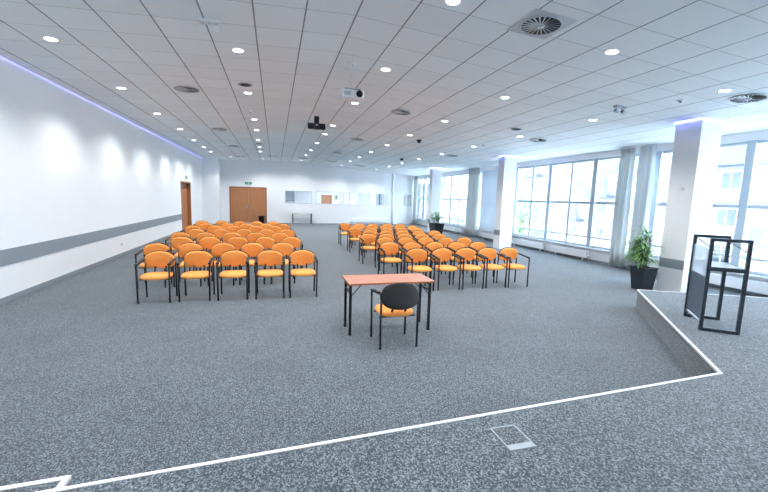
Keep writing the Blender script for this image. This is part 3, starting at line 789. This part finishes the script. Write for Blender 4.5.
# wall socket
t = thing('wall_socket', 'small white double socket low on the left wall', 'socket', (XL, 13.0, .36))
MB().rbox(0, .012, -.075, .075, -.04, .04, .003).build('cover_plate', M['white'], t)
m = MB(); [m.box(.0122, .014, y - .02, y + .02, -.02, .02) for y in (-.035, .035)]; m.build('outlet', M['hatch'], t)

# ------------------------------------------------------------------ outside
struct('ground_outside', MB().box(11.5, 140, -90, 130, -7.3, -7), M['asphalt'], 'pale street far below the windows')
def building(loc, label, L, H, D, mat, nfl, nw, balc, rz=0):
    t = thing('apartment_building', label, 'building', loc, rz, 'apartment blocks across the street')
    MB().box(0, D, -L/2, L/2, 0, H).build('building_wall', M[mat], t)
    MB().box(-.5, D + .3, -L/2 - .4, L/2 + .4, H, H + .5).build('roof', M['concrete'], t)
    fh = (H - 1) / nfl; ww = L / nw
    for i in range(nfl):
        z = 1 + i * fh
        MB().box(-.12, 0, -L/2, L/2, z - .25, z - .05).build('floor_band', M['concrete'], t)
        for j in range(nw):
            y = -L/2 + ww * (j + .5)
            if (j + i) % balc == 0:
                b = MB().box(-1.3, 0, y - ww * .42, y + ww * .42, z - .22, z); 
                b.box(-1.3, -1.22, y - ww * .42, y + ww * .42, z, z + 1.0)
                b.build('balcony', M['concrete'], t)
            wn = MB().box(-.06, 0, y - .75, y + .75, z + .8, z + 2.25).build('window_frame', M['rad'], t)
            m = MB(); m.box(-.08, -.061, y - .68, y - .04, z + .87, z + 2.18); m.box(-.08, -.061, y + .04, y + .68, z + .87, z + 2.18); m.build('window_pane', M['fwin'], wn)
building((34, 14, -7), 'pale apartment block with balconies seen through the windows right of near pillar', 26, 21, 12, 'facade', 7, 7, 3)
building((38, 46, -7), 'cream apartment block seen through the windows between near and middle pillars', 30, 19, 12, 'facade2', 6, 7, 4)
building((44, 84, -7), 'white apartment block seen through the farthest windows', 36, 16, 12, 'facade', 5, 8, 5)
def tree(x, y, h, label):
    t = thing('tree', label, 'tree', (x, y, -7)); m = MB(); rr = random.Random(int(x * 7 + y))
    m.tube([(0, 0, 0), (.1, 0, h * .45), (0, .1, h * .8)], [.22, .16, .06], 8)
    for k_ in range(6):
        a = k_ * 1.05; m.tube([(.05, 0, h * (.35 + .06 * k_)), (1.3 * math.cos(a), 1.3 * math.sin(a), h * (.55 + .06 * k_))], [.08, .03], 6)
    m.build('trunk', M['stem'], t); f = MB()
    for k_ in range(900):
        a = rr.uniform(0, 2 * PI); u = rr.uniform(-1, 1); r = 2.4 * rr.random() ** .4
        p = Vector((r * math.cos(a) * math.sqrt(1 - u * u), r * math.sin(a) * math.sqrt(1 - u * u), h * .72 + u * r * 1.1))
        blade(f, p, (rr.uniform(-1, 1), rr.uniform(-1, 1), rr.uniform(-.5, 1)), .45, .26, .1, 2)
    f.build('crown', M['leaf2'], t)
tree(24, 33.5, 10.5, 'pale green leafy tree seen outside the windows beside middle pillar')
tree(25, 42, 9.6, 'pale green leafy tree outside, farther along the street behind the middle pillar')

# ------------------------------------------------------------------ light
W = bpy.data.worlds.new('World'); SC.world = W; W.use_nodes = True
bg = W.node_tree.nodes['Background']; bg.inputs[0].default_value = (.87, .94, 1.0, 1); bg.inputs[1].default_value = 6.3
for i, (y0, y1) in enumerate([(YB, 6.0), (6.0, 17.0), (17.0, YF)]):
    pl = bpy.data.lights.new('window_portal', 'AREA'); pl.shape = 'RECTANGLE'; pl.size = y1 - y0; pl.size_y = 3.1
    pl.cycles.is_portal = True
    o = bpy.data.objects.new('window_portal', pl); COL.objects.link(o); o.location = (XR + .2, (y0 + y1) / 2, 1.98)
    o.rotation_euler = Matrix(((0, 0, 1), (1, 0, 0), (0, 1, 0))).to_euler()
sun = bpy.data.lights.new('sun', 'SUN'); sun.energy = .6; sun.angle = math.radians(3); sun.color = (1, .97, .92)
o = bpy.data.objects.new('sun', sun); COL.objects.link(o); o.rotation_euler = Vector((1, .35, -1.25)).to_track_quat('-Z', 'Y').to_euler()
al = bpy.data.lights.new('next_room_fill', 'AREA'); al.size = 3; al.size_y = 3; al.energy = 200  # unseen fill light added to brighten the room behind the interior windows
o = bpy.data.objects.new('next_room_fill', al); COL.objects.link(o); o.location = (5, 31.5, 3.1)

# ------------------------------------------------------------------ camera
f = 381.; Y = Vector((275 - 384, 195 - 246, f)).normalized(); X = Vector((1730 - 384, 238 - 246, f)); X = (X - Y * X.dot(Y)).normalized()
Zv = X.cross(Y)
if Zv.y > 0: Zv = -Zv
# rows of R are world axes in camera (x right, y down, z forward)
right = Vector((X.x, Y.x, Zv.x)); down = Vector((X.y, Y.y, Zv.y)); fwd = Vector((X.z, Y.z, Zv.z))
cam = bpy.data.cameras.new('camera'); cam.lens = f / 768 * 36; cam.sensor_width = 36; cam.clip_start = .05; cam.clip_end = 500
co = bpy.data.objects.new('camera', cam); COL.objects.link(co)
co.matrix_world = Matrix.Translation((0, 0, 1.95)) @ Matrix((right, -down, -fwd)).transposed().to_4x4()
SC.camera = co
SC.view_settings.view_transform = 'Standard'; SC.view_settings.look = 'None'; SC.view_settings.gamma = 1
SC.view_settings.exposure = 1.66; SC.view_settings.use_curve_mapping = False
SC.cycles.use_denoising = True; SC.cycles.max_bounces = 10; SC.cycles.diffuse_bounces = 6; SC.cycles.transparent_max_bounces = 16
SC.cycles.sample_clamp_indirect = 6
